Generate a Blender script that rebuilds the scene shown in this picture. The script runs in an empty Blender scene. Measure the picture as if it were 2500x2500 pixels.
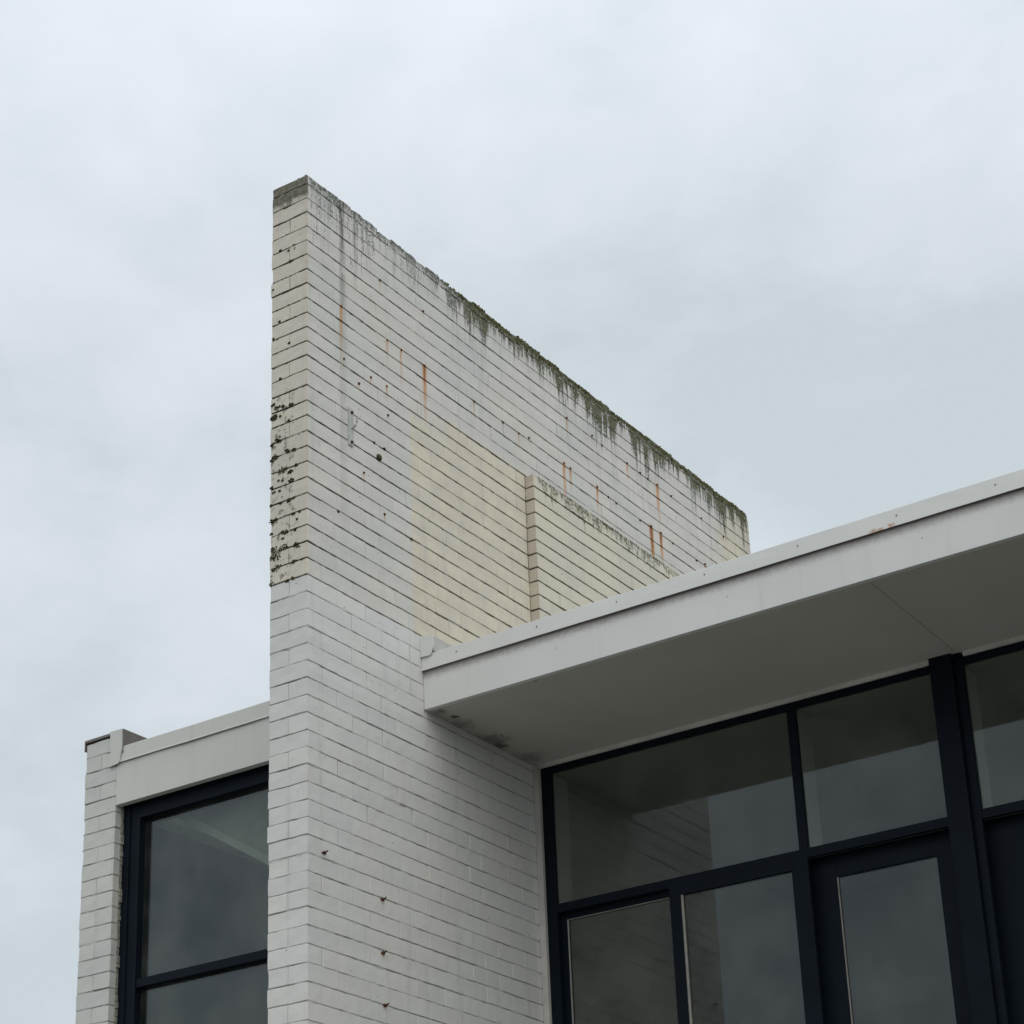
import bpy, math, random
import numpy as np
from mathutils import Matrix, Vector
R = math.radians
rng = np.random.RandomState(7)
random.seed(7)
G = 8.3                       # height of the wall's top above the ground (z = 0)
S = bpy.context.scene

# ------------------------------------------------------------------ camera
cd = bpy.data.cameras.new('camera'); cam = bpy.data.objects.new('camera', cd)
S.collection.objects.link(cam); S.camera = cam
cyaw, cpit, crol = -0.612377, 0.384560, -0.025769
f = Vector((math.sin(cyaw)*math.cos(cpit), math.cos(cyaw)*math.cos(cpit), math.sin(cpit)))
r0 = Vector((math.cos(cyaw), -math.sin(cyaw), 0)); u0 = r0.cross(f)
rr = r0*math.cos(crol) + u0*math.sin(crol); uu = -r0*math.sin(crol) + u0*math.cos(crol)
cam.matrix_world = Matrix(((rr.x, uu.x, -f.x, 5.6443), (rr.y, uu.y, -f.y, -6.9959), (rr.z, uu.z, -f.z, -6.6869+G), (0, 0, 0, 1)))
cd.sensor_width = 36; cd.lens = 5132.2/2500*36
cd.shift_x = .18279/2.5; cd.shift_y = .49682/2.5
cd.clip_start = .1; cd.clip_end = 3000

# ------------------------------------------------------------------ world and sun (overcast)
SUN_EL, SUN_AZ = 50, 134       # azimuth from +Y towards +X
W = bpy.data.worlds.new('World'); S.world = W; W.use_nodes = True
wn, wl = W.node_tree.nodes, W.node_tree.links
wn.clear()
def WN(t, **k):
    n = wn.new(t)
    for a, b in k.items(): setattr(n, a, b)
    return n
wo = WN('ShaderNodeOutputWorld'); bg = WN('ShaderNodeBackground'); bg.inputs[1].default_value = .1
sky = WN('ShaderNodeTexSky', sky_type='NISHITA', sun_disc=False, sun_elevation=R(SUN_EL), sun_rotation=R(SUN_AZ))
tc = WN('ShaderNodeTexCoord')
def wnoise(scale, detail, rough, loc, sc=(1, 1, 1)):
    m = WN('ShaderNodeMapping'); m.inputs['Location'].default_value = loc; m.inputs['Scale'].default_value = sc
    wl.new(tc.outputs['Generated'], m.inputs[0])
    n = WN('ShaderNodeTexNoise'); n.inputs['Scale'].default_value = scale; n.inputs['Detail'].default_value = detail
    n.inputs['Roughness'].default_value = rough; n.inputs['Distortion'].default_value = .3
    wl.new(m.outputs[0], n.inputs[0]); return n.outputs[0]
n1 = wnoise(3.2, 5, .52, (2.31, .4, 7.7), (1, 1, 1.5))
n2 = wnoise(9.5, 6, .60, (4.1, 2.2, .3), (1, 1, 1.7))
ramp = WN('ShaderNodeValToRGB')
mixn = WN('ShaderNodeMath', operation='MULTIPLY_ADD'); mixn.inputs[1].default_value = .36
wl.new(n2, mixn.inputs[0]); 
m07 = WN('ShaderNodeMath', operation='MULTIPLY'); m07.inputs[1].default_value = .64; wl.new(n1, m07.inputs[0]); wl.new(m07.outputs[0], mixn.inputs[2])
wl.new(mixn.outputs[0], ramp.inputs[0])
e = ramp.color_ramp.elements
e[0].position = .405; e[0].color = (6.0, 6.7, 7.15, 1)
e[1].position = .60; e[1].color = (7.5, 7.95, 8.55, 1)
m_ = ramp.color_ramp.elements.new(.5); m_.color = (6.85, 7.4, 7.95, 1)
# thinner cloud low in the sky where blue shows through a gap
sx = WN('ShaderNodeSeparateXYZ'); wl.new(tc.outputs['Generated'], sx.inputs[0])
n3 = wnoise(6.5, 3, .5, (1.7, 5.2, 2.9), (1, 1, 1.6))
gap = WN('ShaderNodeMapRange', interpolation_type='SMOOTHSTEP'); gap.inputs[1].default_value = .46; gap.inputs[2].default_value = .64
wl.new(n3, gap.inputs[0])
low = WN('ShaderNodeMapRange', interpolation_type='SMOOTHSTEP'); low.inputs[1].default_value = .37; low.inputs[2].default_value = .27
wl.new(sx.outputs[2], low.inputs[0])
gm = WN('ShaderNodeMath', operation='MULTIPLY'); wl.new(gap.outputs[0], gm.inputs[0]); wl.new(low.outputs[0], gm.inputs[1])
gm2 = WN('ShaderNodeMath', operation='MULTIPLY_ADD'); gm2.inputs[1].default_value = .30; gm2.inputs[2].default_value = .04; wl.new(gm.outputs[0], gm2.inputs[0])
mx = WN('ShaderNodeMixRGB'); wl.new(gm2.outputs[0], mx.inputs[0]); wl.new(ramp.outputs[0], mx.inputs[1]); wl.new(sky.outputs[0], mx.inputs[2])
# brighter towards the zenith, as an overcast sky is
br = WN('ShaderNodeMapRange'); br.inputs[1].default_value = .45; br.inputs[2].default_value = 1; br.inputs[3].default_value = 1; br.inputs[4].default_value = 1.6; br.inputs[1].default_value = .54
wl.new(sx.outputs[2], br.inputs[0])
vm = WN('ShaderNodeVectorMath', operation='SCALE'); wl.new(mx.outputs[0], vm.inputs[0]); wl.new(br.outputs[0], vm.inputs[3])
wl.new(vm.outputs[0], bg.inputs[0]); wl.new(bg.outputs[0], wo.inputs[0])
sd = bpy.data.lights.new('sun', 'SUN'); sd.energy = 1.05; sd.angle = R(75); sd.color = (1, .94, .84)
so = bpy.data.objects.new('sun', sd); S.collection.objects.link(so)
sdir = Vector((math.sin(R(SUN_AZ))*math.cos(R(SUN_EL)), math.cos(R(SUN_AZ))*math.cos(R(SUN_EL)), math.sin(R(SUN_EL))))
so.rotation_euler = sdir.to_track_quat('Z', 'Y').to_euler(); so.location = (8, -10, 20)
S.view_settings.view_transform = 'Standard'; S.view_settings.look = 'None'; S.view_settings.exposure = 0; S.view_settings.gamma = 1
S.render.engine = 'CYCLES'; S.cycles.max_bounces = 8; S.cycles.transparent_max_bounces = 12

# ------------------------------------------------------------------ node helper
class M:
    def __init__(s, name):
        s.m = bpy.data.materials.new(name); s.m.use_nodes = True
        s.n, s.l = s.m.node_tree.nodes, s.m.node_tree.links; s.n.clear()
        s.out = s.n.new('ShaderNodeOutputMaterial')
    def put(s, sock, v):
        if isinstance(v, bpy.types.NodeSocket): s.l.new(v, sock)
        elif isinstance(v, (tuple, list)) and len(v) == 3 and sock.type == 'RGBA': sock.default_value = (*v, 1)
        else: sock.default_value = v
    def math(s, op, a, b=0., c=None, clamp=False):
        n = s.n.new('ShaderNodeMath'); n.operation = op; n.use_clamp = clamp
        s.put(n.inputs[0], a); s.put(n.inputs[1], b)
        if c is not None: s.put(n.inputs[2], c)
        return n.outputs[0]
    def mul(s, a, b): return s.math('MULTIPLY', a, b)
    def add(s, a, b): return s.math('ADD', a, b)
    def sub(s, a, b): return s.math('SUBTRACT', a, b)
    def mx(s, a, b): return s.math('MAXIMUM', a, b)
    def step(s, v, a, b, smooth=True):       # 0 at a, 1 at b
        n = s.n.new('ShaderNodeMapRange'); n.interpolation_type = 'SMOOTHSTEP' if smooth else 'LINEAR'
        s.put(n.inputs[0], v); s.put(n.inputs[1], a); s.put(n.inputs[2], b); return n.outputs[0]
    def mix(s, t, a, b, mode='MIX'):
        n = s.n.new('ShaderNodeMixRGB'); n.blend_type = mode
        s.put(n.inputs[0], t); s.put(n.inputs[1], a); s.put(n.inputs[2], b); return n.outputs[0]
    def pos(s):                              # metres, z measured from the top of the brick wall
        g = s.n.new('ShaderNodeNewGeometry'); v = s.n.new('ShaderNodeVectorMath'); v.operation = 'SUBTRACT'
        s.l.new(g.outputs['Position'], v.inputs[0]); v.inputs[1].default_value = (0, 0, G)
        x = s.n.new('ShaderNodeSeparateXYZ'); s.l.new(v.outputs[0], x.inputs[0])
        s.geo = g; s.P = v.outputs[0]; return x.outputs
    def noise(s, scale, detail=2, rough=.5, sc=(1, 1, 1), loc=(0, 0, 0), dist=0., color=False):
        m = s.n.new('ShaderNodeMapping'); m.inputs['Scale'].default_value = sc; m.inputs['Location'].default_value = loc
        s.l.new(s.P, m.inputs[0]); n = s.n.new('ShaderNodeTexNoise'); s.l.new(m.outputs[0], n.inputs[0])
        n.inputs['Scale'].default_value = scale; n.inputs['Detail'].default_value = detail; n.inputs['Roughness'].default_value = rough
        n.inputs['Distortion'].default_value = dist
        return n.outputs[1 if color else 0]
    def vor(s, scale, sc=(1, 1, 1), loc=(0, 0, 0)):
        m = s.n.new('ShaderNodeMapping'); m.inputs['Scale'].default_value = sc; m.inputs['Location'].default_value = loc
        s.l.new(s.P, m.inputs[0]); n = s.n.new('ShaderNodeTexVoronoi'); s.l.new(m.outputs[0], n.inputs[0])
        n.inputs['Scale'].default_value = scale; return n.outputs
    def bump(s, h, strength, dist=.001, prev=None):
        b = s.n.new('ShaderNodeBump'); s.put(b.inputs['Height'], h); b.inputs['Strength'].default_value = strength; b.inputs['Distance'].default_value = dist
        if prev is not None: s.l.new(prev, b.inputs['Normal'])
        return b.outputs[0]
    def bsdf(s, col, rough, normal=None, metal=0., spec=.35):
        b = s.n.new('ShaderNodeBsdfPrincipled'); s.put(b.inputs['Base Color'], col); s.put(b.inputs['Roughness'], rough)
        b.inputs['Metallic'].default_value = metal; b.inputs['Specular IOR Level'].default_value = spec
        if normal is not None: s.l.new(normal, b.inputs['Normal'])
        s.l.new(b.outputs[0], s.out.inputs[0]); return b

# ------------------------------------------------------------------ materials
def streak_group():
    g = bpy.data.node_groups.new('rust_streak', 'ShaderNodeTree')
    for nm in ('Y', 'Z', 'y0', 'z0', 'len', 'w', 'amp'): g.interface.new_socket(nm, in_out='INPUT', socket_type='NodeSocketFloat')
    g.interface.new_socket('mask', in_out='OUTPUT', socket_type='NodeSocketFloat')
    i = g.nodes.new('NodeGroupInput'); o = g.nodes.new('NodeGroupOutput')
    def m(op, a, b, c=None):
        n = g.nodes.new('ShaderNodeMath'); n.operation = op
        for k, v in enumerate((a, b, c)):
            if v is None: continue
            if isinstance(v, float): n.inputs[k].default_value = v
            else: g.links.new(v, n.inputs[k])
        return n.outputs[0]
    I = i.outputs
    dy = m('ABSOLUTE', m('SUBTRACT', I[0], I[2]), 0.)
    across = m('SUBTRACT', 1., m('DIVIDE', dy, I[5]))
    d = m('DIVIDE', m('SUBTRACT', I[3], I[1]), I[4])
    tail = m('MINIMUM', m('SUBTRACT', 1., d), m('MULTIPLY_ADD', d, 30., .6))
    a = g.nodes.new('ShaderNodeMath'); a.operation = 'MAXIMUM'; a.inputs[1].default_value = 0; g.links.new(across, a.inputs[0])
    t = g.nodes.new('ShaderNodeMath'); t.operation = 'MAXIMUM'; t.inputs[1].default_value = 0; g.links.new(tail, t.inputs[0])
    p = m('MULTIPLY', m('MULTIPLY', a.outputs[0], t.outputs[0]), I[6])
    g.links.new(p, o.inputs[0]); return g
SG = streak_group()
# y, z of the rusty fixing, length of the run below it, half width, strength
RUST = [(.275, -.692, .27, .011, 1.0), (.611, -.357, .08, .010, .5), (.669, -.698, .12, .010, .8), (.791, -.697, .19, .009, .9), (1.003, -.692, .27, .014, 1.5),
        (.419, -1.08, .035, .008, .8), (.52, -.995, .05, .007, .9), (.656, -.984, .08, .007, .9), (.295, -.994, .07, .007, .5), (.664, -1.153, .05, .007, .6),
        (1.472, -.695, .12, .009, .8), (1.003, -.349, .05, .009, .5), (.451, -1.582, .07, .007, .7), (.62, -1.747, .05, .006, 1.1),
        (2.463, -.346, .16, .010, .8), (2.75, -.339, .07, .009, .6), (2.864, -.355, .05, .008, .6), (1.921, -.696, .12, .009, .6), (2.027, -.678, .06, .008, .6),
        (2.404, -.678, .25, .013, 1.2), (2.474, -.683, .14, .010, 1.2), (3.165, -.348, .12, .011, .9), (2.776, -.679, .14, .011, 1.3), (3.539, -.341, .24, .017, 1.2),
        (3.718, -.346, .05, .009, .6), (4.114, -.345, .04, .009, .6), (4.416, -.361, .05, .010, .7), (3.422, -.684, .30, .018, 1.9), (3.542, -.683, .18, .014, 1.8), (4.114, -.681, .06, .012, 1.0)]
HOOKS = [(.55, -4.051), (.56, -4.297), (.552, -3.793), (.115, -3.675)]

def wall_paint(name, pier=False, plain=False):
    m = M(name); X, Y, Z = m.pos()
    at = m.n.new('ShaderNodeAttribute'); at.attribute_name = 'tone'; tone = at.outputs['Fac']
    ed = m.n.new('ShaderNodeAttribute'); ed.attribute_name = 'edge'; E_ = ed.outputs['Fac']
    upper = (.675, .65, .605); cream = (.705, .65, .51); fresh = (.69, .70, .675)
    n_lo = m.noise(2.6, 3, .55); n_mid = m.noise(9, 3, .6); n_fine = m.noise(60, 3, .6)
    if plain:
        col = m.mix(m.step(n_lo, .35, .65), (.63, .635, .595), (.665, .66, .615))
    else:
        # the wall face was painted in several campaigns: grey white above, cream where a lean-to stood, fresh white below
        nn = m.n.new('ShaderNodeSeparateXYZ'); m.l.new(m.geo.outputs['True Normal'], nn.inputs[0])
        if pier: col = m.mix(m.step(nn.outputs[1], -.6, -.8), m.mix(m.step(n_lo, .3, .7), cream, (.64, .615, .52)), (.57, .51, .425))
        else:
            wob = m.add(m.mul(m.sub(n_mid, .5), .05), m.mul(m.sub(m.noise(45, 4, .7, loc=(8, 8, 8)), .5), .05))
            frontf = m.step(m.geoN(), -.5, -.7) if False else None
            a = m.mul(m.step(m.add(Y, wob), .842, .872), m.step(m.add(Z, wob), -.925, -.95))
            b = m.mul(m.step(m.add(Y, m.mul(m.sub(n_mid, .5), .5)), 4.28, 4.42), m.step(Z, -.05, -.12))
            f_ = m.step(Y, .012, .006)      # the end face of the wall
            cz = m.mul(m.mx(m.mx(m.mul(a, m.math('MAXIMUM', m.step(Z, -.93, -1.12), m.step(Y, .9, 1.25))), b), m.mul(f_, .8)), m.sub(1., m.mul(m.step(n_mid, .5, .72), .25)))
            col = m.mix(m.mul(m.step(m.noise(1.3, 3, .6, loc=(1, 7, 3)), .40, .62), .6), upper, (.64, .615, .555)); col = m.mix(cz, col, m.mix(m.step(n_mid, .38, .62), cream, (.665, .605, .495)))
            col = m.mix(m.mul(m.step(m.noise(1.7, 2, .5, loc=(3, 1, 8)), .45, .65), m.sub(.55, m.mul(cz, .5))), col, (.65, .61, .59))   # lavender patches
            col = m.mix(m.mul(m.step(m.noise(2.1, 2, .5, loc=(7, 4, 1)), .5, .7), m.sub(.6, m.mul(cz, .55))), col, (.58, .605, .565))   # green blue patches
            low = m.step(m.add(Z, m.mul(m.sub(n_mid, .5), .01)), -2.312, -2.322)
            col = m.mix(low, col, m.mix(m.step(n_lo, .35, .65), fresh, (.705, .695, .66)))
    # every brick a little different
    col = m.mix(1, col, m.mix(tone, (.955, .955, .96), (1.03, 1.03, 1.02)), 'MULTIPLY')
    # faint vertical run marks
    runs = m.step(m.noise(1, 3, .6, sc=(14, 14, .9)), .52, .78)
    col = m.mix(m.mul(runs, .22), col, (.36, .36, .33))
    # pits and specks of dirt
    v = m.vor(17)
    r = m.n.new('ShaderNodeSeparateColor'); m.l.new(v['Color'], r.inputs[0])
    speck = m.mul(m.step(v['Distance'], .075, .05), m.step(r.outputs[0], .8, .82))
    col = m.mix(m.mul(speck, .75), col, (.11, .10, .085))
    v2 = m.vor(45, loc=(5, 5, 5)); r2 = m.n.new('ShaderNodeSeparateColor'); m.l.new(v2['Color'], r2.inputs[0])
    col = m.mix(m.mul(m.mul(m.step(v2['Distance'], .12, .07), m.step(r2.outputs[0], .88, .9)), .4), col, (.2, .19, .17))
    if not plain:
        d = m.math('MULTIPLY', Z, -1.)
        if pier: d = m.sub(d, .945)
        # algae running down from the top: green growth, then ragged black drips
        vn = m.noise(1, 4, .65, sc=(34, 34, 2.4)); vn2 = m.noise(1, 3, .6, sc=(9, 9, 1.2), loc=(2, 8, 3))
        if pier:
            amp = m.mul(m.mul(m.step(Y, 1.95, 2.1), m.step(Y, 3.9, 3.3)), m.add(.35, m.mul(m.step(m.noise(3, 3, .6, sc=(1, 1, .01)), .4, .6), .5)))
            reach = m.mul(m.add(m.mul(m.sub(vn, .38), .42), m.mul(m.sub(vn2, .35), .28)), amp)
            moss = m.mul(m.step(m.sub(reach, d), -.02, .02), m.step(m.noise(48, 3, .7), .36, .6))
            col = m.mix(m.mul(moss, .85), col, (.10, .105, .065))
        else:
            side = m.step(Y, .004, .05)
            amp = m.mul(m.add(m.mul(m.step(Y, .95, 1.7), .62), .42), m.add(.62, m.mul(m.step(m.noise(2.3, 3, .6, sc=(1, 1, .01), loc=(6, 6, 6)), .36, .62), .55)))
            reach = m.mul(m.add(m.mul(m.sub(vn, .33), .68), m.mul(m.sub(vn2, .32), .50)), amp)
            k = m.step(m.sub(reach, d), -.03, .03)
            brk = m.step(m.noise(55, 3, .7), .34, .56)
            drip = m.mul(m.mul(k, brk), side)
            soft = m.mul(m.mul(m.step(m.sub(m.mul(reach, 2.0), d), -.05, .25), side), .24)
            fd = m.noise(1, 4, .7, sc=(80, 80, 3.5), loc=(5, 3, 9))
            fine_d = m.mul(m.mul(m.step(m.sub(m.mul(m.mul(m.sub(fd, .41), 1.7), m.add(.25, m.mul(m.step(m.noise(4.5, 3, .6, sc=(1, 1, .01), loc=(3, 8, 1)), .42, .62), 1.0))), d), -.02, .06), m.step(m.noise(70, 3, .7, loc=(1, 1, 4)), .42, .58)), m.mul(side, m.step(Y, 2.2, 1.2)))
            col = m.mix(m.mul(fine_d, .85), col, m.mix(m.step(n_mid, .4, .6), (.09, .10, .085), (.13, .17, .14)))
            col = m.mix(soft, col, (.30, .32, .28))
            col = m.mix(m.mul(drip, .9), col, (.085, .088, .07))
            moss = m.mul(m.step(m.sub(m.mul(reach, .75), d), -.02, .02), m.step(Y, 1.25, 1.5))
            mcol = m.mix(m.step(m.noise(70, 2, .6), .35, .65), (.055, .06, .022), (.15, .15, .075))
            col = m.mix(m.mul(moss, m.step(n_fine, .3, .5)), col, mcol)
            ck = m.mul(m.step(m.math('ABSOLUTE', m.sub(Y, 1.9655)), .0042, .0022), m.step(Z, -.935, -.945))
            col = m.mix(m.mul(ck, m.step(n_mid, .3, .42)), col, (.10, .085, .065))
            # the dark streaks seen near the front corner
            for (y0, w, L, a) in ((.175, .018, .45, .9), (.29, .032, .95, 1.3), (.40, .024, .6, 1.1), (.50, .016, .36, .8), (.62, .012, .2, .7), (.745, .022, .38, 1.0), (.90, .03, .27, 1.0), (1.1, .05, .24, 1.0)):
                g = m.n.new('ShaderNodeGroup'); g.node_tree = SG
                ys = m.add(Y, m.mul(m.sub(n_fine, .5), .012))
                for kk, vv in enumerate((ys, Z, y0, 0., L, w, a)): m.put(g.inputs[kk], vv)
                col = m.mix(m.mul(m.mul(g.outputs[0], side), m.step(m.noise(30, 3, .6, sc=(1, 1, .4)), .3, .6)), col, (.10, .105, .09))
            # grey soot left where a pipe stood beside the bracket
            st = m.mul(m.mul(m.step(Y, .258, .264), m.step(Y, .345, .29)), m.mul(m.step(Z, -.35, -.6), m.step(Z, -2.3, -1.3)))
            col = m.mix(m.mul(st, .28), col, (.30, .30, .25))
            # end face: blackened upper courses
            e1 = m.mul(m.step(m.add(d, m.mul(m.sub(n_mid, .5), .12)), .20, .15), m.step(Y, .012, .006))
            e1 = m.mul(e1, m.step(m.add(m.noise(30, 4, .7), m.mul(m.step(d, .2, .08), .42)), .42, .60))
            col = m.mix(m.mul(e1, .88), col, m.mix(m.step(m.noise(34, 3, .7), .4, .6), (.06, .062, .042), (.15, .145, .105)))
            zone = m.mul(m.mul(m.step(Z, -1.15, -1.35), m.step(Z, -2.335, -2.315)), m.mul(m.step(Y, .012, .006), m.step(m.add(X, m.mul(m.sub(n_mid, .5), .12)), -.04, -.12)))
            near = m.math('ADD', m.noise(24, 4, .65), m.mul(E_, .12))
            col = m.mix(m.mul(m.mul(m.step(near, .53, .62), zone), .72), col, (.13, .12, .075))
            top = m.mul(m.mul(m.step(d, 1.2, .3), m.step(Y, .012, .006)), m.step(m.add(m.noise(38, 4, .7, loc=(2, 2, 2)), m.mul(E_, .2)), .60, .68))
            col = m.mix(m.mul(top, .6), col, (.16, .15, .12))
            # rust runs
            acc = None
            yw = m.add(Y, m.mul(m.sub(m.noise(1, 2, .5, sc=(20, 20, 14)), .5), .012))
            for (y0, z0, L, w, a) in RUST + [(y, z, .03, .014, .8) for y, z in HOOKS[:2]]:
                g = m.n.new('ShaderNodeGroup'); g.node_tree = SG
                for kk, vv in enumerate((yw, Z, y0, z0+.006, L, w, a)): m.put(g.inputs[kk], vv*(1.55 if kk == 4 else 2.0) if kk in (4, 5) else vv)
                acc = g.outputs[0] if acc is None else m.mx(acc, g.outputs[0])
            acc = m.mul(m.math('MINIMUM', acc, 1.1), side)
            col = m.mix(m.math('MULTIPLY', m.step(acc, .0, .95), .85, clamp=True), col, (.56, .26, .085))
            col = m.mix(m.step(acc, .85, 1.2), col, (.22, .085, .035))
    h = m.add(m.mul(m.noise(26, 3, .55), .6), m.mul(m.noise(120, 2, .5), .22))
    h = m.sub(h, m.mul(speck, .6))
    nb = m.bump(h, .5, .0022)
    gr = m.mul(E_, m.math('MULTIPLY_ADD', m.step(m.noise(11, 3, .6, loc=(9, 2, 4)), .35, .65), .45, .28 if not plain else .1))
    if not plain and not pier: gr = m.mul(gr, m.sub(1., m.mul(m.step(Z, -2.30, -2.33), .55)))
    col = m.mix(gr, col, (.13, .125, .10))
    m.bsdf(col, .72, nb, spec=.25); return m.m

def mortar_mat(name, dark, light):
    m = M(name); X, Y, Z = m.pos()
    at = m.n.new('ShaderNodeAttribute'); at.attribute_name = 'tone'
    t = m.step(Z, -2.31, -2.33); col = m.mix(t, dark, light)
    col = m.mix(m.mul(m.step(m.noise(4, 3, .6), .4, .6), .6), col, (.10, .098, .085))
    col = m.mix(at.outputs['Fac'], col, (.54, .535, .495))
    m.bsdf(col, .9, m.bump(m.noise(90, 3, .6), .5, .003)); return m.m

def metal_paint(name, base, dirt=.35, fascia=False):
    m = M(name); X, Y, Z = m.pos()
    c2 = tuple(v*1.05 for v in base)
    col = m.mix(m.step(m.noise(3, 3, .5), .3, .7), base, c2)
    col = m.mix(m.mul(m.step(m.noise(1, 3, .6, sc=(16, 16, 1.2)), .55, .8), dirt*.5), col, tuple(v*.55 for v in base))
    v = m.vor(9); r = m.n.new('ShaderNodeSeparateColor'); m.l.new(v['Color'], r.inputs[0])
    s = m.mul(m.step(v['Distance'], .055, .035), m.step(r.outputs[0], .72, .74))
    col = m.mix(m.mul(s, .7), col, (.14, .13, .12))
    col = m.mix(m.mul(m.step(m.noise(14, 4, .7, loc=(3, 3, 3)), .66, .74), dirt), col, (.30, .29, .26))
    if fascia:       # shade and grime painted into the board's colour under the flashing's drip edge
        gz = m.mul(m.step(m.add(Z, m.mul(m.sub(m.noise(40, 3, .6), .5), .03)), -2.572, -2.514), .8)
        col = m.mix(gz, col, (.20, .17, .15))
    h = m.add(m.noise(6, 2, .5), m.mul(m.noise(70, 2, .5), .15))
    m.bsdf(col, .5, m.bump(h, .25, .003), spec=.4); return m.m

def flashing_mat():
    m = M('painted_flashing'); X, Y, Z = m.pos()
    base = (.69, .695, .67)
    col = m.mix(m.step(m.noise(3, 3, .5), .3, .7), base, (.72, .725, .695))
    v = m.vor(6, loc=(2, 2, 2)); r = m.n.new('ShaderNodeSeparateColor'); m.l.new(v['Color'], r.inputs[0])
    col = m.mix(m.mul(m.mul(m.step(v['Distance'], .05, .03), m.step(r.outputs[0], .6, .62)), .7), col, (.15, .14, .12))
    col = m.mix(m.mul(m.step(m.noise(10, 4, .7, sc=(1, 1, .4)), .66, .76), .35), col, (.35, .34, .30))
    # flaking rust at the drip edge
    g = m.mul(m.mul(m.step(X, 2.42, 2.47), m.step(X, 2.58, 2.54)), m.step(m.add(Z, m.mul(m.sub(m.noise(30, 3, .7), .5), .05)), -2.492, -2.503))
    col = m.mix(m.mul(m.mul(g, m.step(m.noise(22, 3, .7), .42, .55)), .75), col, (.42, .20, .08))
    m.bsdf(col, .5, m.bump(m.noise(5, 2, .5), .3, .004), spec=.4); return m.m

def soffit_mat():
    m = M('soffit_sheet'); X, Y, Z = m.pos()
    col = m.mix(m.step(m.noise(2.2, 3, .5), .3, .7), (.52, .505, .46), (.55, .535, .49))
    nz = m.noise(16, 4, .7)
    def spot(x, y, r, a):
        v = m.n.new('ShaderNodeVectorMath'); v.operation = 'DISTANCE'; m.l.new(m.P, v.inputs[0]); v.inputs[1].default_value = (x, y, -2.718)
        return m.mul(m.step(m.add(v.outputs['Value'], m.mul(m.sub(nz, .5), r*2.2)), r, r*.25), a)
    acc = None
    for s in ((.069, 1.10, .03, .9), (.03, 1.47, .12, .55), (.02, 1.57, .07, .8), (.112, 1.453, .018, .9), (.05, 1.0, .05, .6), (.03, 1.2, .1, .45), (.06, 1.8, .1, .4), (.637, .965, .02, .4)):
        t = spot(*s); acc = t if acc is None else m.mx(acc, t)
    col = m.mix(acc, col, (.06, .058, .045))
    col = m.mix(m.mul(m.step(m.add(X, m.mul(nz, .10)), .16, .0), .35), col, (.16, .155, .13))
    m.bsdf(col, .75, m.bump(m.noise(3, 2, .5), .15, .004), spec=.2); return m.m

def navy(name, base=(.0042, .0078, .0130)):
    m = M(name); X, Y, Z = m.pos()
    col = m.mix(m.step(m.noise(5, 3, .6), .3, .7), base, tuple(v*1.35 for v in base))
    v = m.vor(7, loc=(1, 2, 3)); r = m.n.new('ShaderNodeSeparateColor'); m.l.new(v['Color'], r.inputs[0])
    col = m.mix(m.mul(m.mul(m.step(v['Distance'], .04, .03), m.step(r.outputs[0], .85, .86)), .6), col, (.16, .16, .15))
    m.bsdf(col, .48, m.bump(m.add(m.noise(40, 3, .5, sc=(1, 1, .25)), m.mul(m.noise(8, 2), .5)), .3, .002), spec=.10); return m.m

def glass_mat(name, dust, refl=1.12):
    m = M(name); X, Y, Z = m.pos()
    fr = m.n.new('ShaderNodeFresnel'); m.put(fr.inputs[0], m.math('MULTIPLY_ADD', m.geo.outputs['Backfacing'], 1/1.52-1.52, 1.52))
    nb = m.bump(m.noise(1.3, 1, .4), .05 if dust > .1 else .012, .02)
    m.l.new(nb, fr.inputs['Normal'])
    gl = m.n.new('ShaderNodeBsdfGlossy'); gl.inputs['Roughness'].default_value = .012; gl.inputs['Color'].default_value = (.90, .95, 1, 1); m.l.new(nb, gl.inputs['Normal'])
    tr = m.n.new('ShaderNodeBsdfTransparent'); tr.inputs[0].default_value = (.88, .91, .87, 1)
    df = m.n.new('ShaderNodeBsdfDiffuse'); df.inputs[0].default_value = (.5, .5, .46, 1)
    a = m.n.new('ShaderNodeMixShader'); m.put(a.inputs[0], m.mul(m.step(m.noise(3, 4, .6), .2, .9), dust)); m.l.new(tr.outputs[0], a.inputs[1]); m.l.new(df.outputs[0], a.inputs[2])
    b = m.n.new('ShaderNodeMixShader'); m.put(b.inputs[0], m.math('MULTIPLY', fr.outputs[0], refl, clamp=True)); m.l.new(a.outputs[0], b.inputs[1]); m.l.new(gl.outputs[0], b.inputs[2])
    m.l.new(b.outputs[0], m.out.inputs[0]); return m.m

def simple(name, base, rough=.7, bumpscale=30, bs=.3, var=.12, metal=0., spec=.3):
    m = M(name); m.pos()
    col = m.mix(m.step(m.noise(bumpscale*.35, 4, .6), .3, .7), tuple(v*(1-var) for v in base), tuple(v*(1+var) for v in base))
    m.bsdf(col, rough, m.bump(m.noise(bumpscale, 3, .6), bs, .003), metal, spec); return m.m

def growth(name, a, b, c):
    m = M(name); m.pos()
    col = m.mix(m.step(m.noise(45, 3, .7), .35, .6), a, b); col = m.mix(m.mul(m.step(m.noise(9, 3, .6, loc=(4, 1, 1)), .52, .66), .8), col, c)
    m.bsdf(col, .95, m.bump(m.noise(220, 3, .7), .9, .004), spec=.1); return m.m

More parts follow.
